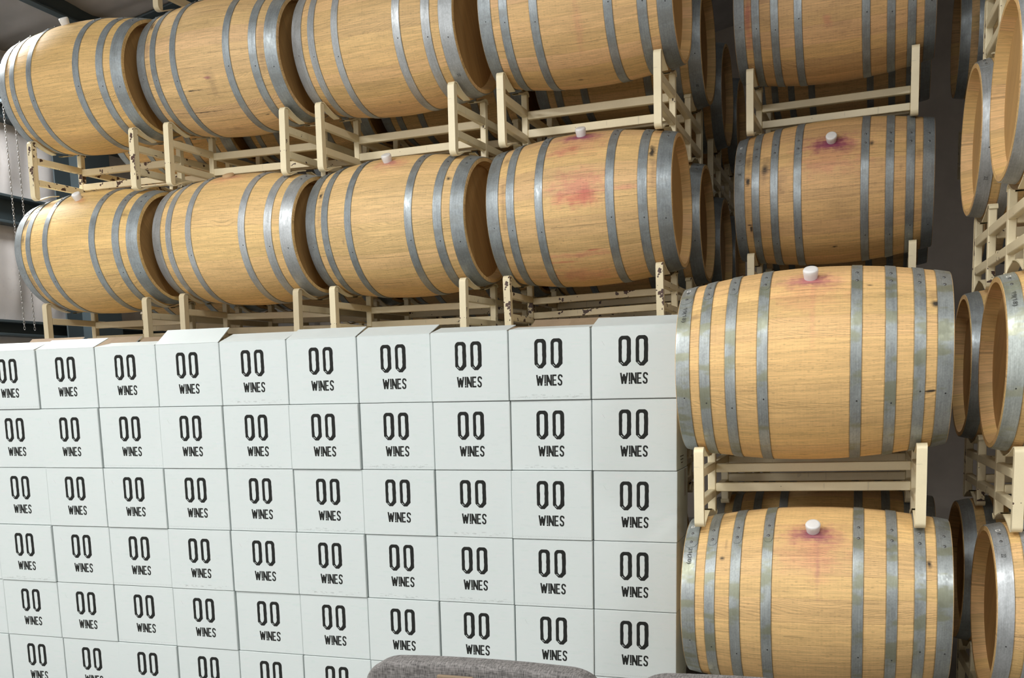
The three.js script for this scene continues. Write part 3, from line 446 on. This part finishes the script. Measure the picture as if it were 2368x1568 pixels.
// ---------------------------------------------------------------- white wine cartons
const BW = .368, BH = .30521, BD = .28;
{
  const SX = 768, SY = Math.round(768 * .300 / .360);
  const rr = rng(5);
  const printed = (seed) => {
    const c = document.createElement('canvas'); c.width = SX; c.height = SY; const x = c.getContext('2d'), r = rng(seed);
    x.fillStyle = 'rgb(206,215,214)'; x.fillRect(0, 0, SX, SY);
    for (let i = 0; i < 260; i++) { x.fillStyle = `rgba(${r() < .5 ? '190,206,203' : '216,215,216'},${.05 + .12 * r()})`; const w = 10 + 90 * r(); x.fillRect(r() * SX, r() * SY, w, 3 + 20 * r()); }
    for (let i = 0; i < 1500; i++) { x.fillStyle = `rgba(190,196,194,${.10 * r()})`; x.fillRect(r() * SX, r() * SY, 1 + 6 * r(), 1.2); }
    if (seed % 3 === 0) for (let i = 0; i < 26; i++) { x.fillStyle = `rgba(120,126,124,${.08 + .14 * r()})`; x.beginPath(); x.ellipse((.1 + .8 * r()) * SX, SY * (.93 + .05 * r()), 4 + 22 * r(), 2 + 5 * r(), 0, 0, 7); x.fill(); }
    if (seed % 4 === 1) for (let i = 0; i < 70; i++) { x.fillStyle = 'rgba(70,74,72,.35)'; x.fillRect(i * SX / 70 + 4 * r(), SY * .955 + 3 * r(), 1.6, 8 + 8 * r()); }
    if (seed % 5 === 2) { x.strokeStyle = 'rgba(120,124,122,.4)'; x.lineWidth = 2; x.beginPath(); x.moveTo(SX * .12, SY * .2); x.lineTo(SX * .15, SY * .26); x.stroke(); }
    x.fillStyle = x.strokeStyle = 'rgb(17,20,17)';
    // the two tall zeros: chamfered rings, heavier on the right and foot
    const zero = (u0, u1) => {
      const X0 = u0 * SX, X1 = u1 * SX, Y0 = .138 * SY, Y1 = .555 * SY, w = X1 - X0, jit = () => (r() - .5) * 3;
      const ring = (a, b, t, e, cx, cy) => { const p = []; const k = [[a + cx, t], [e - 0, t]]; x.moveTo(a + cx * .8, t); x.lineTo(b - cx * .8, t); x.quadraticCurveTo(b - cx * .1, t + cy * .25, b, t + cy); for (let i = 1; i < 8; i++) x.lineTo(b + jit(), t + cy + (e - t - 2 * cy) * i / 8); x.lineTo(b, e - cy); x.lineTo(b - cx, e); x.lineTo(a + cx, e); x.lineTo(a, e - cy); for (let i = 7; i > 0; i--) x.lineTo(a + jit() * .6, t + cy + (e - t - 2 * cy) * i / 8); x.lineTo(a, t + cy); x.quadraticCurveTo(a + cx * .1, t + cy * .25, a + cx * .8, t); x.closePath(); };
      x.beginPath(); ring(X0, X1, Y0, Y1, w * .34, w * .34);
      const a = X0 + w * .275, b = X1 - w * .335, t = Y0 + w * .28, e = Y1 - w * .29, q = (b - a) * .42;
      x.moveTo(a, t + q); for (let i = 1; i < 7; i++) x.lineTo(a + jit(), t + q + (e - t - 2 * q) * i / 7); x.lineTo(a + 1, e - q); x.lineTo(a + q * .6, e - 3); x.lineTo(a + q * 1.1, e + 4); x.lineTo(b - q, e - 2); x.lineTo(b - 4, e - q); for (let i = 6; i > 0; i--) x.lineTo(b + jit(), t + q + (e - t - 2 * q) * i / 7); x.lineTo(b, t + q); x.quadraticCurveTo(b, t, b - q, t); x.lineTo(a + q, t); x.quadraticCurveTo(a, t, a, t + q); x.closePath(); x.fill('evenodd');
      x.fillStyle = 'rgb(206,215,214)'; x.fillRect(X0 + w * .17, Y1 - w * .30, w * .08, w * .07); x.fillRect(X0 + w * .28, Y1 - w * .22, w * .07, w * .06); x.fillStyle = 'rgb(17,20,17)';
    };
    zero(.318, .466); zero(.522, .668);
    // WINES in narrow, badly inked capitals
    const bx = .338 * SX, ex = .658 * SX, ty = .648 * SY, by = .805 * SY, hh = by - ty, lw = 15; x.lineWidth = lw; x.lineJoin = 'miter'; x.lineCap = 'butt';
    const pl = (pts, w = lw) => { x.lineWidth = w; x.beginPath(); pts.forEach((p, i) => x[i ? 'lineTo' : 'moveTo'](p[0], p[1])); x.stroke(); };
    const wW = (ex - bx) * .27, g = (ex - bx);
    pl([[bx + 5, ty], [bx + wW * .28, by - 2]]); pl([[bx + wW * .28, by - 2], [bx + wW * .5, ty + hh * .12]], 16); pl([[bx + wW * .5, ty + hh * .12], [bx + wW * .72, by - 2]], 17); pl([[bx + wW * .72, by - 2], [bx + wW * .97, ty]]);
    x.beginPath(); x.moveTo(bx + wW * .18, ty + hh * .40); x.lineTo(bx + wW * .5, ty + hh * .2); x.lineTo(bx + wW * .85, ty + hh * .36); x.lineTo(bx + wW * .72, by - hh * .2); x.lineTo(bx + wW * .5, by - hh * .3); x.lineTo(bx + wW * .3, by - hh * .18); x.closePath(); x.fill();   // ink has run together in the W
    const I0 = bx + g * .345; pl([[I0, ty], [I0, by]]); x.fillStyle = 'rgb(206,215,214)'; x.fillRect(I0 - 8, by - hh * .2, 16, 4); x.fillStyle = 'rgb(17,20,17)';
    const n0 = bx + g * .42, n1 = bx + g * .58; pl([[n0, by], [n0, ty]]); pl([[n0 + 3, ty + 6], [n1 - 3, by - 8]], 17); pl([[n1, by], [n1, ty]]); x.fillRect(n0 + 8, ty + hh * .45, (n1 - n0) * .5, hh * .22);
    const e0 = bx + g * .65, e1 = bx + g * .79; pl([[e1, ty + 7], [e0, ty + 7], [e0, by - 7], [e1, by - 7]]); pl([[e0, ty + hh * .5], [e1 - 5, ty + hh * .5]], 11);
    const s0 = bx + g * .85, s1 = bx + g; x.lineWidth = lw; x.beginPath(); x.moveTo(s1, ty + hh * .26); x.quadraticCurveTo(s1, ty + 6, (s0 + s1) / 2, ty + 6); x.quadraticCurveTo(s0 + 5, ty + 6, s0 + 5, ty + hh * .27); x.quadraticCurveTo(s0 + 5, ty + hh * .43, (s0 + s1) / 2, ty + hh * .5); x.quadraticCurveTo(s1 - 4, ty + hh * .58, s1 - 4, by - hh * .27); x.quadraticCurveTo(s1 - 4, by - 6, (s0 + s1) / 2, by - 6); x.quadraticCurveTo(s0 + 3, by - 6, s0 + 2, by - hh * .26); x.stroke();
    const t = new THREE.CanvasTexture(c); t.colorSpace = THREE.SRGBColorSpace; t.anisotropy = 8; return t;
  };
  const white = M({ map: tex(256, 256, (i, j, o) => { const m = .96 + .07 * fbm(i / 20, j / 20); o[0] = .62 * m; o[1] = .68 * m; o[2] = .672 * m; }), roughness: .62 });
  const kraft = M({ map: tex(256, 256, (i, j, o) => { const m = .8 + .4 * fbm(i / 18, j / 18) + .08 * noise(i / 2, j); o[0] = .27 * m; o[1] = .195 * m; o[2] = .12 * m; }), roughness: .8 });
  const faces = []; for (let s = 0; s < 10; s++) faces.push(M({ map: printed(s + 1), roughness: .85 }));
  const bw = BW - .0048, bh = BH - .0020, body = metreUV(rbox(bw, bh, BD, .003, 0, bh / 2, -BD / 2));
  const sunk = metreUV(rbox(bw, bh - .004, BD, .003, 0, (bh - .004) / 2, -BD / 2));
  const face = new THREE.PlaneGeometry(bw - .005, bh - .005); face.translate(0, bh / 2, .0006);
  const fl = .128, flapG = rbox(bw - .004, .0035, fl, .001, 0, 0, -fl / 2), linG = new THREE.BoxGeometry(bw - .006, .0012, fl - .002); linG.translate(0, -.0024, -fl / 2); metreUV(flapG); metreUV(linG); const linT = linG.clone().translate(0, .0048, 0);
  const sfl = .12, sideG = metreUV(rbox(sfl, .0035, BD - .012, .001, -sfl / 2, 0, -BD / 2)), sideL = metreUV(new THREE.BoxGeometry(sfl - .002, .0012, BD - .014).translate(-sfl / 2, -.0024, -BD / 2));
  const nth = ['nearest the front barrels', 'second from the front barrels', 'third from the front barrels', 'fourth from the front barrels', 'fifth from the front barrels', 'sixth from the front barrels', 'seventh from the front barrels', 'eighth from the front barrels', 'ninth from the front barrels', 'tenth from the front barrels', 'eleventh from the front barrels'];
  const rown = ['top row', 'second row down', 'third row down', 'fourth row down', 'fifth row down', 'bottom row'];
  // front flap rise, back flap angle (0 = lying in), per column from the left
  const fr = [.044, .044, .050, .024, .074, .042, .050, .045, .028, .016, .042], bk = [0, .078, .07, .062, 0, 0, 0, 0, .035, .062, 0];
  const tint = [0, 1, 2, 3, 4, 5, 6, 7, 8, 9];
  for (let row = 0; row < 6; row++) for (let col = -1; col < 10; col++) {
    const t = thing('wine_carton', `white printed wine carton, ${rown[row]}, column ${nth[9 - col]}`, 'carton', [(col - 10 + .5) * BW + (rr() - .5) * .004, Y - (row + 1) * BH + .0001, -.004 + (rr() - .5) * .012], 'white wine cartons in the stacked wall');
    t.rotation.y = (rr() - .5) * .008;
    part('carton_body', row ? body : sunk, row ? white : [white][0], t);
    const pf = part('printed_face', face, faces[Math.floor(rr() * 10)], t); pf.userData.label = 'front panel printed 00 WINES';
    if (!row) {
      const i = col + 1, fa = Math.asin(fr[i] / fl), f = part('front_flap', flapG, white, t); f.position.set(0, bh - .002, -.0015); f.rotation.x = fa; part('flap_lining', linG, kraft, f);
      const b = part('back_flap', flapG, white, t); b.position.set(0, bh - .002, -BD + .0015);
      if (bk[i]) { b.rotation.x = Math.asin(bk[i] / fl); part('flap_lining', linT, kraft, b); } else { b.rotation.y = Math.PI; part('flap_lining', linG, kraft, b); }
      for (const s of [-1, 1]) { const sf = part('side_flap', sideG, white, t); sf.position.set(s * (bw / 2 - .003), bh - .004, 0); if (s < 0) { sf.scale.x = -1; } sf.rotation.z = s * .006; part('flap_lining', sideL, kraft, sf); }
    }
    if (col === 9 && row === 2) { const tp = part('packing_tape', rbox(.0008, .12, .045, .0003, bw / 2 + .0006, bh - .062, -.20), M({ color: lin(.42, .41, .40), roughness: .35 }), t); tp.userData.label = 'greyish strip of packing tape'; }
    if (col === 9 && row === 1) { const lb = part('side_print', mergeGeometries([0, 1, 2].map(k => rbox(.0006, .004, .09 - .02 * k, .0002, bw / 2 + .0006, .055 - .014 * k, -.13))), M({ color: lin(.06, .06, .06) }), t); lb.userData.label = 'small printed lines'; }
  }
}

// ---------------------------------------------------------------- grey upholstered chairs and hoist chain
{
  const weave = tex(512, 512, (i, j, o) => { const a = ((i >> 1) + (j >> 1)) & 1, n = .55 * noise(i / 2.2, j / 14) + .45 * noise(i / 14 + 40, j / 2.2), m = (.12 + 1.65 * n) * (a ? 1.08 : .92); o[0] = .165 * m; o[1] = .158 * m; o[2] = .152 * m; });
  const fabric = M({ map: weave, roughness: .95, bumpMap: weave, bumpScale: .0012 }), leg = M({ color: lin(.03, .022, .016), roughness: .5 }), tan = M({ color: lin(.23, .17, .11), roughness: .8 });
  const bs = new THREE.Shape(), w = .33, y0 = .40, y1 = .808, c = .075; bs.moveTo(-w, y0); bs.lineTo(w, y0); bs.lineTo(w + .012, y1 - c); bs.quadraticCurveTo(w + .008, y1 - .004, w - c, y1); bs.quadraticCurveTo(0, y1 + .012, -w + c, y1); bs.quadraticCurveTo(-w - .008, y1 - .004, -w - .012, y1 - c); bs.closePath();
  const back = new THREE.ExtrudeGeometry(bs, { depth: .05, bevelEnabled: true, bevelThickness: .022, bevelSize: .016, bevelSegments: 5, curveSegments: 14 }); back.translate(0, -.012, -.025); metreUV(back, .42);
  const seat = metreUV(rbox(.62, .13, .58, .045, 0, .42, .30), .42);
  const mk = (x, y, z, label) => {
    const t = thing('dining_chair', label, 'chair', [x, 0, z], 'grey fabric chairs'); t.scale.y = y;
    const b = part('backrest', back, fabric, t); part('seat', seat, fabric, t);
    for (const sx of [-1, 1]) for (const zz of [.02, .54]) { const g = new THREE.CylinderGeometry(.018, .012, .38, 10); g.translate(sx * .27, .19, zz); part('leg', g, leg, t); }
    return t;
  };
  const c1 = mk(-.295, .997, 1.60, 'grey woven fabric chair with a tan tab, in front of the carton wall'); c1.rotation.y = 0;
  const tab = part('leather_tab', rbox(.112, .09, .012, .005, -.06, .741, .056), tan, c1); tab.userData.label = 'tan rounded tab';
  mk(.50, .998, 1.60, 'grey woven fabric chair in front of the lower golden barrel');
  const link = new THREE.TorusGeometry(.0085, .0021, 5, 10); link.scale(.72, 1.35, 1);
  const chainMat = M({ color: lin(.30, .30, .29), metalness: .7, roughness: .4 });
  [[-4.9, -1.605, 'hoist chain strand beside the barrel at the draped wall'], [-4.9, -1.70, 'second hoist chain strand, closer to the draped wall']].forEach(([x, z, label], k) => {
    const gs = []; for (let i = 0; i < 84; i++) { const g = link.clone(); if (i & 1) g.rotateY(Math.PI / 2); g.rotateY(.5); g.translate(0, i * .0185, 0); gs.push(g); }
    const m = part(numbered('hanging_chain'), mergeGeometries(gs), chainMat, scene); m.position.set(x, 2.075, z); m.userData = { label, category: 'chain', group: 'hoist chain strands' };
  });
}
scene.traverse(o => { if (o.isMesh) o.castShadow = o.receiveShadow = true; });
renderer.render(scene, camera);
